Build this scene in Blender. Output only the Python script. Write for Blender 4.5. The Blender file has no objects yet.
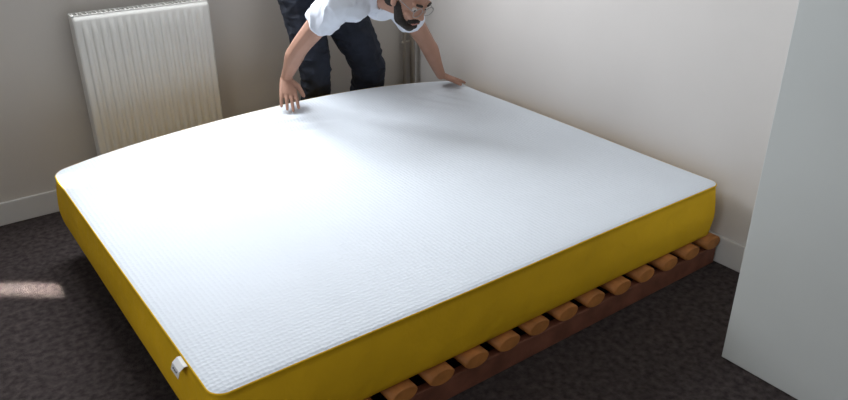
import bpy, bmesh, math, random
import numpy as np
from mathutils import Vector, Matrix, Euler, noise
from mathutils.bvhtree import BVHTree
random.seed(4)
scene=bpy.context.scene
scene.view_settings.view_transform='Standard'

# ---------------------------------------------------------------- helpers
def mat(name,col,rough=0.6,var=0.0,vscale=5.0,bump=0.0,bscale=50.0,bdist=0.01,metal=0.0,kind='noise',spec=0.4,sheen=0.0):
    m=bpy.data.materials.new(name); m.use_nodes=True
    nt=m.node_tree; b=nt.nodes['Principled BSDF']
    b.inputs['Roughness'].default_value=rough; b.inputs['Metallic'].default_value=metal
    b.inputs['Specular IOR Level'].default_value=spec
    if sheen: b.inputs['Sheen Weight'].default_value=sheen
    tc=nt.nodes.new('ShaderNodeTexCoord')
    c=(*col,1)
    if var>0:
        n=nt.nodes.new('ShaderNodeTexNoise'); n.inputs['Scale'].default_value=vscale; n.inputs['Detail'].default_value=6
        nt.links.new(tc.outputs['Object'],n.inputs['Vector'])
        r=nt.nodes.new('ShaderNodeValToRGB'); r.color_ramp.elements[0].position=.3; r.color_ramp.elements[1].position=.7
        r.color_ramp.elements[0].color=(*[x*(1-var) for x in col],1)
        r.color_ramp.elements[1].color=(*[min(1,x*(1+var)) for x in col],1)
        nt.links.new(n.outputs['Fac'],r.inputs['Fac']); nt.links.new(r.outputs['Color'],b.inputs['Base Color'])
    else: b.inputs['Base Color'].default_value=c
    if bump>0:
        if kind=='voronoi':
            t=nt.nodes.new('ShaderNodeTexVoronoi'); t.inputs['Scale'].default_value=bscale; t.inputs['Randomness'].default_value=.25; o=t.outputs['Distance']
        else:
            t=nt.nodes.new('ShaderNodeTexNoise'); t.inputs['Scale'].default_value=bscale; t.inputs['Detail'].default_value=4; o=t.outputs['Fac']
        nt.links.new(tc.outputs['Object'],t.inputs['Vector'])
        bp=nt.nodes.new('ShaderNodeBump'); bp.inputs['Strength'].default_value=bump; bp.inputs['Distance'].default_value=bdist
        nt.links.new(o,bp.inputs['Height']); nt.links.new(bp.outputs['Normal'],b.inputs['Normal'])
    return m

def add_box(bm,x0,x1,y0,y1,z0,z1,mi=0):
    vs=[bm.verts.new((x,y,z)) for x in (x0,x1) for y in (y0,y1) for z in (z0,z1)]
    for f in ((0,1,3,2),(4,6,7,5),(0,4,5,1),(2,3,7,6),(0,2,6,4),(1,5,7,3)):
        fc=bm.faces.new([vs[i] for i in f]); fc.material_index=mi

def finish(bm,name,mats,parent=None,smooth=False,bevel=0.0,seg=2):
    bmesh.ops.recalc_face_normals(bm,faces=bm.faces)
    me=bpy.data.meshes.new(name); bm.to_mesh(me); bm.free()
    ob=bpy.data.objects.new(name,me); scene.collection.objects.link(ob)
    for m in (mats if isinstance(mats,(list,tuple)) else [mats]): me.materials.append(m)
    if smooth:
        for p in me.polygons: p.use_smooth=True
    if bevel>0:
        md=ob.modifiers.new('Bevel','BEVEL'); md.width=bevel; md.segments=seg; md.limit_method='ANGLE'
    if parent: ob.parent=parent
    return ob

def boxes(name,lst,mats,parent=None,bevel=0.0):
    bm=bmesh.new()
    for b in lst: add_box(bm,*b)
    return finish(bm,name,mats,parent,bevel=bevel)

def empty(name,loc=(0,0,0)):
    e=bpy.data.objects.new(name,None); scene.collection.objects.link(e); e.empty_display_size=.1; return e

def cyl(bm,a,b,ra,rb=None,seg=16,mi=0,cap=True):
    rb=ra if rb is None else rb
    a=Vector(a);b=Vector(b);d=(b-a).normalized()
    s=d.orthogonal().normalized();t=d.cross(s)
    r0=[];r1=[]
    for i in range(seg):
        q=2*math.pi*i/seg; o=s*math.cos(q)+t*math.sin(q)
        r0.append(bm.verts.new(a+o*ra)); r1.append(bm.verts.new(b+o*rb))
    for i in range(seg):
        j=(i+1)%seg; f=bm.faces.new((r0[i],r0[j],r1[j],r1[i])); f.material_index=mi; f.smooth=True
    if cap:
        bm.faces.new(r0[::-1]).material_index=mi; bm.faces.new(r1).material_index=mi

# ---------------------------------------------------------------- materials
m_wallB=mat('paint_back_wall',(.59,.555,.51),.85,.03,2.0,.15,120,.002)
m_wallR=mat('paint_right_wall',(.63,.60,.575),.8,.03,1.5,.15,120,.002)
m_trim=mat('trim_paint',(.66,.65,.63),.5,.02,6)
m_ceil=mat('ceiling_paint',(.75,.73,.7),.9,.02,3)
m_floor=mat('brown_carpet',(.062,.050,.049),.95,.45,45.0,.9,240,.008,spec=.1)
m_rad=mat('radiator_enamel',(.74,.73,.69),.4,.02,4)
m_pipe=mat('pipe_paint',(.55,.5,.43),.4,.03,10)
m_white=mat('mattress_white_knit',(.73,.775,.83),.8,.02,3.0,.6,70,.004,kind='voronoi',spec=.2)
m_yel=mat('mattress_yellow_fabric',(.80,.48,.016),.75,.08,3.0,.5,9,.02,spec=.2)
m_tag=mat('label_white',(.8,.8,.8),.7,.03,40)
m_tagb=mat('label_print',(.1,.1,.12),.7,.03,40)
m_wood=mat('orange_pine_ends',(.48,.19,.05),.6,.25,18,.2,60,.002)
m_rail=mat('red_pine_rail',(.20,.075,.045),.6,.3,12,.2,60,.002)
m_ward=mat('wardrobe_white',(.62,.65,.64),.55,.02,3)
m_frame=mat('window_frame_paint',(.75,.74,.7),.5,.02,5)
m_skin=mat('skin',(.40,.22,.155),.55,.08,12,.1,90,.002)
m_shirt=mat('white_tshirt',(.72,.76,.84),.85,.03,5,.3,14,.01)
m_jean=mat('dark_jeans',(.014,.018,.030),.85,.35,14,.4,300,.002)
m_hair=mat('dark_hair',(.018,.013,.010),.7,.4,60,.8,160,.004)
m_shoe=mat('shoe_leather',(.03,.025,.022),.5,.2,20)
m_eye=mat('eye_white',(.55,.50,.46),.3,.02,50)
m_iris=mat('iris_dark',(.03,.018,.012),.2,.1,80)
m_glas=mat('spectacle_metal',(.35,.34,.33),.3,.05,30,metal=.7)
m_lip=mat('lips',(.32,.13,.10),.5,.08,40)

# ---------------------------------------------------------------- room
XL,XR,YB,YF,HC=-2.3,2.065,2.053,-3.0,2.5
T=.12
WX0,WX1,WZ0,WZ1=.0,1.15,1.10,2.25     # window over radiator
boxes('floor',[(XL-T,XR+T,YF-T,YB+T,-.1,0)],m_floor)
boxes('ceiling',[(XL-T,XR+T,YF-T,YB+T,HC,HC+.1)],m_ceil)
boxes('wall_back',[(XL,WX0,YB,YB+T,0,HC),(WX1,XR,YB,YB+T,0,HC),(WX0,WX1,YB,YB+T,0,WZ0),(WX0,WX1,YB,YB+T,WZ1,HC)],m_wallB)
boxes('wall_right',[(XR,XR+T,YF,YB+T,0,HC)],m_wallR)
LY0,LY1=-1.7,-.2
boxes('wall_left',[(XL-T,XL,YF,LY0,0,HC),(XL-T,XL,LY1,YB+T,0,HC),(XL-T,XL,LY0,LY1,0,.9),(XL-T,XL,LY0,LY1,2.3,HC)],m_wallB)
boxes('wall_front',[(XL,XR,YF-T,YF,0,HC)],m_wallR)
boxes('baseboard_back',[(XL+.015,XR-.015,YB-.015,YB,0,.105)],m_trim,bevel=.004)
boxes('baseboard_right',[(XR-.015,XR,YF+.015,YB,0,.115)],m_trim,bevel=.004)
boxes('baseboard_left',[(XL,XL+.015,YF+.015,YB,0,.11)],m_trim,bevel=.004)
def window(name,ax,p,a0,a1,z0,z1):
    L=[]
    def s(u0,u1,v0,v1):
        L.append((u0,u1,p,p+.05,v0,v1) if ax=='y' else (p,p+.05,u0,u1,v0,v1))
    w=.05
    s(a0,a1,z0,z0+w);s(a0,a1,z1-w,z1);s(a0,a0+w,z0,z1);s(a1-w,a1,z0,z1)
    mid=(a0+a1)/2; s(mid-.035,mid+.035,z0,z1)
    if ax=='y': L.append((a0-.04,a1+.04,p-.07-.02,p,z0-.03,z0))
    boxes(name,L,m_frame,bevel=.004)
window('window_1','y',YB+.04,WX0,WX1,WZ0,WZ1)
window('added_fill_window','x',XL-.09,LY0,LY1,.9,2.3)  # second one is an unseen left-wall window, added for the fill lamp

# ---------------------------------------------------------------- radiator
rad=empty('radiator')
rx0,rx1,rz0,rz1=.2515,.832,.10,.868
ry=YB-.108
def rad_panel(name,yf,sgn):
    bm=bmesh.new(); nx,nz=190,40; nr=15; g=[]
    for i in range(nx+1):
        col=[]
        for k in range(nz+1):
            u=i/nx; 
            v=k/nz
            x=rx0+(rx1-rx0)*u; z=rz0+(rz1-rz0)*v
            ex=min(x-rx0,rx1-x); ez=min(z-rz0,rz1-z)
            d=0.0
            if ex>.022:
                ph=((x-rx0-.022)/(rx1-rx0-.044)*nr)%1.0
                rib=max(0,1-abs(ph-.5)/.30); rib=min(1,rib*1.8); rib=rib*rib*(3-2*rib)
                en=min(1,max(0,(ez-.030)/.03)); en=en*en*(3-2*en)
                d=.009*rib*en
            if ex<.006: d-=.006*(1-ex/.006)
            if ez<.006: d-=.006*(1-ez/.006)
            col.append(bm.verts.new((x,yf-sgn*d,z)))
        g.append(col)
    for i in range(nx):
        for k in range(nz):
            bm.faces.new((g[i][k],g[i+1][k],g[i+1][k+1],g[i][k+1])).smooth=True
    o=finish(bm,name,m_rad,rad,smooth=True)
    md=o.modifiers.new('s','SOLIDIFY'); md.thickness=.004; md.offset=-1 
    return o
rad_panel('front_panel',ry,1)
boxes('side_covers',[(rx0-.002,rx0+.004,ry+.002,ry+.07,rz0+.02,rz1+.004),(rx1-.004,rx1+.002,ry+.002,ry+.07,rz0+.02,rz1+.004),
    (rx0+.004,rx1-.004,ry+.06,ry+.065,rz0,rz1)],m_rad,rad,bevel=.001)
L=[(rx0,rx1,ry+.002,ry+.01,rz1-.002,rz1+.006),(rx0,rx1,ry+.062,ry+.07,rz1-.002,rz1+.006)]
n=30
for i in range(n):
    x=rx0+.006+(rx1-rx0-.016)*i/(n-1); L.append((x,x+.005,ry+.009,ry+.063,rz1-.006,rz1+.004))
boxes('top_grille',L,m_rad,rad)
boxes('wall_brackets',[(rx0+.1,rx0+.14,ry+.065,YB,.25,.8),(rx1-.14,rx1-.1,ry+.065,YB,.25,.8)],m_rad,rad)
bm=bmesh.new()
cyl(bm,(rx1,ry+.035,.14),(rx1+.05,ry+.035,.14),.012); cyl(bm,(rx1+.05,ry+.035,.17),(rx1+.05,ry+.035,.0),.01)
cyl(bm,(rx1+.05,ry+.035,.15),(rx1+.05,ry-.015,.15),.02,.018)
finish(bm,'valve',m_pipe,rad)

# heating pipes in the corner
bm=bmesh.new()
cyl(bm,(1.965,YB-.035,0),(1.965,YB-.035,HC),.011); cyl(bm,(2.015,YB-.04,0),(2.015,YB-.04,HC),.014)
for z in (.5,1.5,2.3):
    cyl(bm,(1.95,YB-.035,z),(2.03,YB-.035,z),.006); cyl(bm,(1.99,YB-.035,z),(1.99,YB,z),.006)
finish(bm,'heating_pipes',m_pipe)

# ---------------------------------------------------------------- bed base
base=empty('slatted_bed_base')
bm=bmesh.new()
nlog=14
for i in range(nlog):
    x=.26+i*(2.0-.26)/(nlog-1)
    ra,rb=.047,.027
    y0=-.018+random.uniform(-.004,.004); y1=1.58
    prof=[(y0,.86),(y0+.005,1.0),(y1-.005,1.0),(y1,.86)]
    rings=[]
    for (yy,s) in prof:
        rr=[]
        for k in range(24):
            q=2*math.pi*k/24
            rr.append(bm.verts.new((x+ra*s*math.cos(q),yy,.104+rb*s*math.sin(q))))
        rings.append(rr)
    for a,b in zip(rings,rings[1:]):
        for k in range(24):
            f=bm.faces.new((a[k],a[(k+1)%24],b[(k+1)%24],b[k])); f.smooth=True
    bm.faces.new(rings[0][::-1]); bm.faces.new(rings[-1])
finish(bm,'slats',m_wood,base)
boxes('rails',[(.21,2.04,-.012,.018,.0,.080),(.21,2.04,.76,.80,0,.080),(.21,2.04,1.50,1.54,0,.080)],m_rail,base,bevel=.004)

# ---------------------------------------------------------------- mattress
MX,MY,MZ=2.0,1.60,.135
def disp(x,y):
    v=max(0,y/MY)
    s=max(0,math.sin(math.pi*min(1,max(0,x/MX))))
    z=.078*(s**.75)*(v**3.0)+.010*v*v*min(1,max(0,x/MX))
    r=math.hypot((x-.93)/.17,(y-1.40)/.10)
    z+=.008*math.exp(-r*r)*math.sin((y-1.42)*70+ (x-1)*18)
    r=math.hypot((x-1.45)/.35,(y-1.37)/.12)
    z-=.018*math.exp(-r*r)
    r=math.hypot((x-1.72)/.13,(y-1.38)/.11)
    z+=.005*math.exp(-r*r)*math.sin((x-1.7)*60+(y-1.4)*30)
    z+=.002*math.sin(x*5.1+.6)*math.sin(y*4.3+1.0)
    return max(z,-.002)
rc=.040
per=[]
def arc(cx,cy,a0,n=12):
    for i in range(n):
        a=a0+math.pi/2*i/(n-1); per.append((cx+rc*math.cos(a),cy+rc*math.sin(a),math.cos(a),math.sin(a)))
def line(xa,ya,xb,yb,nx_,ny_,n=60):
    for i in range(1,n): 
        t=i/n; per.append((xa+(xb-xa)*t,ya+(yb-ya)*t,nx_,ny_))
arc(rc,rc,math.pi); line(rc,0,MX-rc,0,0,-1)
arc(MX-rc,rc,1.5*math.pi); line(MX,rc,MX,MY-rc,1,0)
arc(MX-rc,MY-rc,0); line(MX-rc,MY,rc,MY,0,1)
arc(rc,MY-rc,.5*math.pi); line(0,MY-rc,0,rc,-1,0)
prof=[(-.03,0,0),(-.006,.002,0),(.005,.012,0),(.010,.03,0),(.013,.055,0),(.015,.08,0),(.015,.105,0),(.013,.13,0),(.010,.155,0),(.006,.18,0),(.004,.197,0),(.001,.213,0),
      (.004,.216,0),(.0042,.2185,0),(.002,.2205,0),(.0005,.2207,1),(-.004,.2225,1),(-.012,.2240,1),(-.03,.225,1)]
bm=bmesh.new(); rings=[]
def V(x,y,z):
    return bm.verts.new((x,y,MZ+z+disp(x,y)))
for off,z,mi in prof:
    row=[]
    for x,y,nx,ny in per:
        o=off
        if .02<z<.20:   # soft puckers in the side fabric
            o+=.0035*noise.noise(Vector((x*4,y*4,z*14)))*math.sin(math.pi*z/.21)
        row.append(V(x+nx*o,y+ny*o,z))
    rings.append((row,mi))
cx,cy=MX/2,MY/2
NR=60
for k in range(1,NR):
    t=1-k/NR
    rings.append(([V(cx+(x-nx*.03-cx)*t,cy+(y-ny*.03-cy)*t,.225+.003*(1-t**6)) for x,y,nx,ny in per],1))
n=len(per)
for (a,ma),(b,mb) in zip(rings,rings[1:]):
    for i in range(n):
        j=(i+1)%n; f=bm.faces.new((a[i],a[j],b[j],b[i])); f.material_index=1 if (ma and mb) else 0; f.smooth=True
c=V(cx,cy,.228); last=rings[-1][0]
for i in range(n):
    f=bm.faces.new((last[i],last[(i+1)%n],c)); f.material_index=1; f.smooth=True
bm.faces.new(rings[0][0][::-1])
mattress=finish(bm,'mattress',[m_yel,m_white],smooth=True)
# label sewn into the seam
bm=bmesh.new()
ty=.155
pts=[(-.003,.352),(-.014,.353),(-.027,.343),(-.033,.325)]
va=[bm.verts.new((x,ty,z)) for x,z in pts]; vb=[bm.verts.new((x,ty+.050,z)) for x,z in pts]
for i in range(3):
    f=bm.faces.new((va[i],va[i+1],vb[i+1],vb[i])); f.material_index=0
o=finish(bm,'label',[m_tag],mattress)
md=o.modifiers.new('s','SOLIDIFY'); md.thickness=.0015
bm=bmesh.new()
for i in range(3):
    y=ty+.012+i*.01; 
    cyl(bm,(-.0305,y,.3360),(-.0305,y+.006,.3360),.0018,seg=6)
finish(bm,'label_print',[m_tagb],mattress)

# ---------------------------------------------------------------- wardrobe
ward=empty('wardrobe')
wx0,wx1,wy0,wy1,wz=1.530,2.045,-1.60,-.385,2.25
boxes('carcass',[(wx0+.02,wx1,wy1-.018,wy1,0,wz),(wx0+.02,wx1,wy0,wy0+.018,0,wz),(wx0+.02,wx1,wy0+.018,wy1-.018,wz-.018,wz),
  (wx0+.02,wx1,wy0+.018,wy1-.018,.03,.048),(wx1-.01,wx1,wy0+.018,wy1-.018,0.0,wz-.018)],m_ward,ward,bevel=.001)
my=(wy0+wy1)/2
boxes('doors',[(wx0,wx0+.018,my+.002,wy1,.004,wz),(wx0,wx0+.018,wy0,my-.002,.004,wz)],m_ward,ward,bevel=.0015)
bm=bmesh.new()
for s in (-.05,.05):
    cyl(bm,(wx0-.03,my+s,1.0),(wx0-.03,my+s,1.16),.006)
    for z in (1.02,1.14): cyl(bm,(wx0,my+s,z),(wx0-.03,my+s,z),.004)
finish(bm,'handles',m_glas,ward)

# ---------------------------------------------------------------- man
man=empty('man')
SH=Vector((-.02,-.08,0))
prims=[]
def hull(label,ells,sub=2):
    bm=bmesh.new()
    for c,r,*R in ells:
        if not isinstance(r,(tuple,list)): r=(r,r,r)
        M=Matrix.Identity(3) if not R else R[0]
        g=bmesh.ops.create_icosphere(bm,subdivisions=sub,radius=1.0)
        for v in g['verts']:
            v.co=Vector(c)+SH+M@Vector((v.co.x*r[0],v.co.y*r[1],v.co.z*r[2]))
    g=bmesh.ops.convex_hull(bm,input=bm.verts)
    kill=[e for e in g['geom_interior']+g['geom_unused'] if isinstance(e,bmesh.types.BMVert)]
    bmesh.ops.delete(bm,geom=kill,context='VERTS')
    bmesh.ops.triangulate(bm,faces=bm.faces)
    bm.verts.ensure_lookup_table(); bm.verts.index_update()
    prims.append((label,[v.co.copy() for v in bm.verts],[[v.index for v in f.verts] for f in bm.faces])); bm.free()
def chain(label,pts):
    for a,b in zip(pts,pts[1:]): hull(label,[a,b])
def spl(pts,n=5):
    """Catmull-Rom through (Vector, r)"""
    P=[pts[0]]+list(pts)+[pts[-1]]; out=[]
    for i in range(1,len(P)-2):
        for k in range(n):
            t=k/n
            def cr(a,b,c,d): return .5*((2*b)+(c-a)*t+(2*a-5*b+4*c-d)*t*t+(3*b-a-3*c+d)*t**3)
            out.append((cr(P[i-1][0],P[i][0],P[i+1][0],P[i+2][0]),cr(P[i-1][1],P[i][1],P[i+1][1],P[i+2][1])))
    out.append(pts[-1]); return out
def frame(side,fwd,up):
    return Matrix((side,fwd,up)).transposed()
def axisframe(d):
    d=d.normalized(); s=d.orthogonal().normalized(); return frame(s,d.cross(s),d)

shL=Vector((1.120,1.32,.940)); shR=Vector((1.475,1.41,.890))
side=(shR-shL).normalized()
chest=Vector((1.305,1.47,.955)); waist=Vector((1.310,1.70,.985)); pelv=Vector((1.32,1.88,.95))
tf=(chest-waist).normalized(); tu=side.cross(tf).normalized(); tf=tu.cross(side).normalized()
TR=frame(side,tf,tu)
PR=Matrix.Identity(3)
hull('shirt',[(chest,(.175,.12,.110),TR),(Vector((1.300,1.37,.950)),(.145,.07,.080),TR)],3)
hull('shirt',[(chest,(.170,.12,.108),TR),(waist,(.155,.10,.100),PR)],3)
hull('shirt',[(waist,(.155,.10,.100),PR),(Vector((1.32,1.80,.985)),(.160,.07,.110),PR)],3)
hull('shirt',[(shL+side*.02,.064),(shL+side*.09+Vector((0,.02,.0)),.08)],3); hull('shirt',[(shR-side*.02,.062),(shR-side*.09+Vector((0,.02,.0)),.08)],3)
hull('shirt',[(Vector((1.310,1.36,.965)),(.085,.05,.065),TR),(Vector((1.330,1.325,.965)),(.062,.03,.058),TR)],3)
elL=Vector((1.030,1.51,.735)); wrL=Vector((1.037,1.675,.562))
elR=Vector((1.710,1.520,.655)); wrR=Vector((1.855,1.590,.450))
def sleeve(sh,el,e,r0,r1):
    A=axisframe(el-sh)
    hull('shirt',[(sh,(r0,r0,r0)),(sh.lerp(el,e*.6),(r0*.98,r0*.98,.02),A),(sh.lerp(el,e),(r1,r1,.004),A)],3)
sleeve(shL,elL,.46,.065,.063); sleeve(shR,elR,.44,.063,.061)
def arm(sh,el,wr,bulge):
    chain('skin',spl([(sh,.052),(sh.lerp(el,.45)+bulge*.3,.048),(sh.lerp(el,.85),.042),(el.lerp(wr,.10),.040),(el.lerp(wr,.30)+bulge*.5,.041),(el.lerp(wr,.7),.031),(wr,.0245)],4))
arm(shL,elL,wrL,Vector((-.008,0,0))); arm(shR,elR,wrR,Vector((.004,0,.008)))
def hand(wr,fwd,across,thumb_side,curl):
    fwd=fwd.normalized(); nrm=fwd.cross(across).normalized(); across=nrm.cross(fwd).normalized()
    if nrm.z<0: nrm=-nrm
    M=frame(across,fwd,nrm)
    hull('skin',[(wr,(.026,.02,.019),M),(wr+fwd*.035,(.036,.02,.015),M),(wr+fwd*.078,(.040,.016,.012),M)])
    lens=[.066,.078,.082,.074]
    for i,l in enumerate(reversed(lens)):
        a=(-1.5+i)*.0205*thumb_side*-1
        st=wr+fwd*(.080-.004*abs(i-1.0))+across*a
        spread=across*(a*3.2)
        d=(fwd+spread).normalized()
        p0=st; d1=(d-nrm*(curl*.35)+nrm*.10).normalized(); p1=p0+d1*l*.42
        d2=(d-nrm*(curl*.9)).normalized(); p2=p1+d2*l*.33
        d3=(d-nrm*(curl*1.3)).normalized(); p3=p2+d3*l*.25
        chain('skin',[(p0-d*.012,.0096),(p1,.0088),(p2,.0080),(p3,.0070)])
    t0=wr+fwd*.022+across*(.022*thumb_side)
    dt=(fwd*.62+across*thumb_side*.78-nrm*.12).normalized()
    t1=t0+dt*.036; dt2=(fwd*.90+across*thumb_side*.40-nrm*.12).normalized(); t2=t1+dt2*.030; t3=t2+(dt2-nrm*.1).normalized()*.018
    chain('skin',[(t0,.0155),(t1,.0122),(t2,.0108),(t3,.0092)])
hand(wrL,Vector((-.14,-.36,-.42)),Vector((1,-.25,0)),1,.18)
hand(wrR,Vector((.86,.10,-.36)),Vector((.1,1,0)),-1,.06)
hipL=Vector((1.235,1.88,.87)); hipR=Vector((1.420,1.88,.87))
hull('jean',[(Vector((1.32,1.86,.975)),(.155,.11,.095)),(Vector((1.325,1.885,.88)),(.175,.115,.09))],3)
knL=Vector((1.262,1.80,.49)); anL=Vector((1.295,1.935,.085)); knR=Vector((1.565,1.80,.49)); anR=Vector((1.60,1.945,.085))
for hp,kn,an,g in ((hipL,knL,anL,0),(hipR,knR,anR,.014)):
    chain('jean',spl([(hp,.10+g),(hp.lerp(kn,.5),.088+g),(hp.lerp(kn,.9),.075+g),(kn.lerp(an,.15)+Vector((0,.012,0)),.071+g),(kn.lerp(an,.40)+Vector((0,.012,0)),.069+g),(kn.lerp(an,.9),.058),(an,.058)],4))
    hull('shoe',[(an+Vector((0,.015,-.035)),(.042,.05,.045)),(Vector((an.x,an.y-.06,.04)),(.045,.05,.036))])
    hull('shoe',[(Vector((an.x,an.y-.05,.034)),(.046,.05,.032)),(Vector((an.x-.005,an.y-.15,.030)),(.042,.045,.027))])
Hc=Vector((1.385,1.205,.950))
d=Vector((.16,-.83,-.52)).normalized(); up=Vector((.10,-.2,1)); up=(up-d*up.dot(d)).normalized(); sd=d.cross(up).normalized()
HR=frame(sd,d,up)
def H(s,f,u): return Hc+sd*s+d*f+up*u
hull('skin',[(Vector((1.320,1.37,.96)),.058),(H(0,-.045,-.055),.055)],3)
hull('skin',[(H(0,-.012,.020),(.074,.092,.092),HR),(H(0,.012,-.01),(.066,.076,.08),HR)],3)
hull('skin',[(H(0,.020,-.035),(.060,.066,.045),HR),(H(0,.050,-.092),(.026,.026,.020),HR)],3)
hull('skin',[(H(0,.080,.010),.008),(H(0,.103,-.028),.011)])
hull('skin',[(H(-.013,.088,-.032),.008),(H(.013,.088,-.032),.008)])
hull('skin',[(H(-.044,.072,.022),.010),(H(-.012,.085,.018),.008)]); hull('skin',[(H(.044,.072,.022),.010),(H(.012,.085,.018),.008)])
for s in (-1,1):
    hull('skin',[(H(s*.046,.062,-.030),.016),(H(s*.030,.070,-.040),.012)])   # cheek
    hull('skin',[(H(s*.085,-.006,.012),(.008,.018,.016),HR),(H(s*.080,.000,-.024),(.007,.012,.012),HR)])
    hull('hair',[(H(s*.044,.081,.027),.0048),(H(s*.018,.092,.025),.0050)])
hull('hair',[(H(0,-.026,.034),(.082,.090,.090),HR),(H(0,-.050,-.025),(.070,.060,.068),HR)],3)
hull('hair',[(H(0,.035,.085),(.055,.045,.030),HR),(H(0,-.03,.09),(.065,.05,.035),HR)],3)
for s in (-1,1):
    hull('hair',[(H(s*.066,.012,-.020),(.010,.020,.018),HR),(H(s*.050,.040,-.075),(.016,.026,.022),HR)])
    hull('hair',[(H(s*.050,.040,-.075),(.016,.026,.022),HR),(H(0,.066,-.098),(.024,.024,.020),HR)])
    hull('hair',[(H(s*.028,.078,-.060),.009),(H(0,.096,-.048),.007)])
hull('hair',[(H(-.02,.076,-.090),.014),(H(.02,.076,-.090),.014)])
hull('lip',[(H(-.016,.088,-.066),(.010,.008,.006),HR),(H(.016,.088,-.066),(.010,.008,.006),HR)])

bm=bmesh.new()
for lab,vs,fs in prims:
    vv=[bm.verts.new(v) for v in vs]
    for f in fs: bm.faces.new([vv[i] for i in f])
bmesh.ops.recalc_face_normals(bm,faces=bm.faces)
me=bpy.data.meshes.new('tmp'); bm.to_mesh(me); bm.free()
tmp=bpy.data.objects.new('tmp',me); scene.collection.objects.link(tmp)
md=tmp.modifiers.new('r','REMESH'); md.mode='VOXEL'; md.voxel_size=.0034; md.use_smooth_shade=True
md=tmp.modifiers.new('s','SMOOTH'); md.factor=.5; md.iterations=5
dg=bpy.context.evaluated_depsgraph_get(); dg.update()
bme=bpy.data.meshes.new_from_object(tmp.evaluated_get(dg))
bpy.data.objects.remove(tmp)
body=bpy.data.objects.new('body',bme); scene.collection.objects.link(body); body.parent=man
bme.materials.clear()
labs=['skin','shirt','jean','hair','shoe','lip']
for m in (m_skin,m_shirt,m_jean,m_hair,m_shoe,m_lip): bme.materials.append(m)
trees=[]
for l in labs:
    V_=[];F_=[]
    for lab,vs,fs in prims:
        if lab==l:
            o=len(V_); V_+=vs; F_+=[[i+o for i in f] for f in fs]
    trees.append(BVHTree.FromPolygons(V_,F_))
nv=len(bme.vertices)
W=np.full((nv,len(labs)),.03)
for v in bme.vertices:
    for i,t in enumerate(trees):
        r=t.find_nearest(v.co,.03)
        if r[0] is not None: W[v.index,i]=r[3]
E=np.empty(len(bme.edges)*2,int); bme.edges.foreach_get('vertices',E); E=E.reshape(-1,2)
deg=np.bincount(E.ravel(),minlength=nv)[:,None]
for it in range(4):
    S=np.zeros_like(W); np.add.at(S,E[:,0],W[E[:,1]]); np.add.at(S,E[:,1],W[E[:,0]])
    W=.5*W+.5*S/deg
for p in bme.polygons:
    p.material_index=int(np.argmin(W[list(p.vertices)].mean(axis=0))); p.use_smooth=True
vl=np.argmin(W,axis=1)
nr=[v.normal.copy() for v in bme.vertices]
for v in bme.vertices:
    l=vl[v.index]
    if l==1:
        q=v.co; a=noise.noise(Vector((q.x*9,q.y*16,q.z*9)))+.5*noise.noise(Vector((q.x*22,q.y*30,q.z*20)))
        v.co=q+nr[v.index]*(.009*(1-abs(a)*2.2))
    elif l==2:
        q=v.co; a=noise.noise(Vector((q.x*11,q.y*11,q.z*20)))+.4*noise.noise(Vector((q.x*25,q.y*25,q.z*45)))
        v.co=q+nr[v.index]*(.006*(1-abs(a)*2.2))
Hc=Hc+SH
bm=bmesh.new()
for s in (-1,1):
    g=bmesh.ops.create_uvsphere(bm,u_segments=16,v_segments=10,radius=.0115)
    for v in g['verts']: v.co=H(s*.031,.0705,.000)+v.co
    fs={f for v in g['verts'] for f in v.link_faces}
    for f in fs: f.material_index=0;f.smooth=True
    g=bmesh.ops.create_uvsphere(bm,u_segments=12,v_segments=8,radius=.0062)
    for v in g['verts']: v.co=H(s*.031+.002,.0770,-.003)+v.co
    for f in {f for v in g['verts'] for f in v.link_faces}: f.material_index=1;f.smooth=True
finish(bm,'eyes',[m_eye,m_iris],man)
bm=bmesh.new()
for s in (-1,1):
    pr=[]
    for k in range(24):
        q=2*math.pi*k/24; pr.append(H(s*.034+.026*math.cos(q),.097,-.002+.021*math.sin(q)))
    for k in range(24): cyl(bm,pr[k],pr[(k+1)%24],.0017,seg=6)
    cyl(bm,H(s*.060,.096,.004),H(s*.086,.0,.012),.0017,seg=6); cyl(bm,H(s*.086,.0,.012),H(s*.086,-.02,.0),.0017,seg=6)
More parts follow.
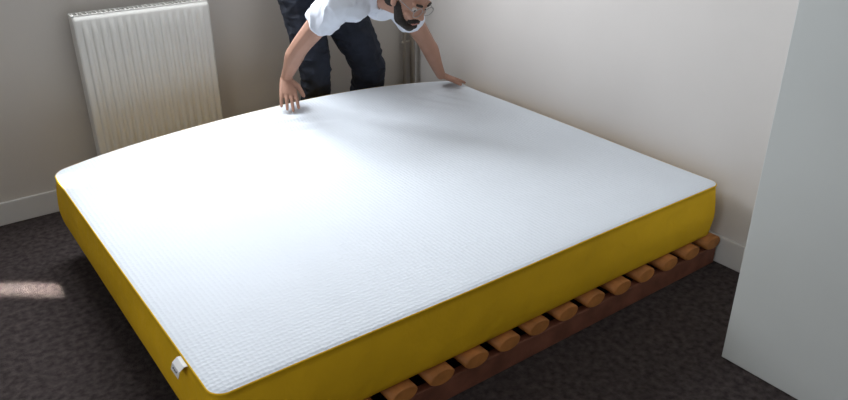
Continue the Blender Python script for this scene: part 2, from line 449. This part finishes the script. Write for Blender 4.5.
cyl(bm,H(-.009,.100,.004),H(.009,.100,.004),.0017,seg=6)
finish(bm,'glasses',m_glas,man)

# ---------------------------------------------------------------- lights
def area(name,loc,target,sx,sy,power,col=(1,1,1),spread=180,xdir=None):
    l=bpy.data.lights.new(name,'AREA'); l.shape='RECTANGLE'; l.size=sx; l.size_y=sy; l.energy=power; l.color=col
    l.spread=math.radians(spread)
    o=bpy.data.objects.new(name,l); scene.collection.objects.link(o); o.location=loc
    q=Vector(target)-Vector(loc)
    if xdir is None: o.rotation_euler=q.to_track_quat('-Z','Y').to_euler()
    else:
        z=-q.normalized(); x=Vector(xdir); x=(x-z*x.dot(z)).normalized(); y=z.cross(x)
        o.rotation_euler=Matrix((x,y,z)).transposed().to_euler()
    return o
area('daylight_window_1',(.58,YB+.23,1.75),(.62,.5,.30),1.2,1.3,90,(.92,.955,1.0))
area('fill_light_left',(-2.46,-.95,1.6),(0,-.3,1.0),1.3,1.3,17,(.97,.98,1.0))  # added fill lamp behind the made-up left-wall opening
area('sunbeam',(.40,YB+.19,1.98),(-.16,1.38,0),.60,.016,1.3,(1,.93,.85),3,(.28,-.22,0))
w=bpy.data.worlds.new('World'); scene.world=w; w.use_nodes=True
w.node_tree.nodes['Background'].inputs[0].default_value=(.75,.85,1,1); w.node_tree.nodes['Background'].inputs[1].default_value=.6

# ---------------------------------------------------------------- camera
yaw,pitch,roll,F=.9336,.4534,-.0019,735.4
f=Vector((math.cos(yaw)*math.cos(pitch),math.sin(yaw)*math.cos(pitch),-math.sin(pitch)))
r=f.cross(Vector((0,0,1))).normalized(); u=r.cross(f)
r2=math.cos(roll)*r+math.sin(roll)*u; u2=-math.sin(roll)*r+math.cos(roll)*u
M=Matrix((r2,u2,-f)).transposed().to_4x4(); M.translation=Vector((-.3996,-1.362,1.516))
cam=bpy.data.cameras.new('camera'); co=bpy.data.objects.new('camera',cam); scene.collection.objects.link(co)
co.matrix_world=M; cam.sensor_width=36; cam.lens=F*36/848; cam.clip_start=.02
scene.camera=co
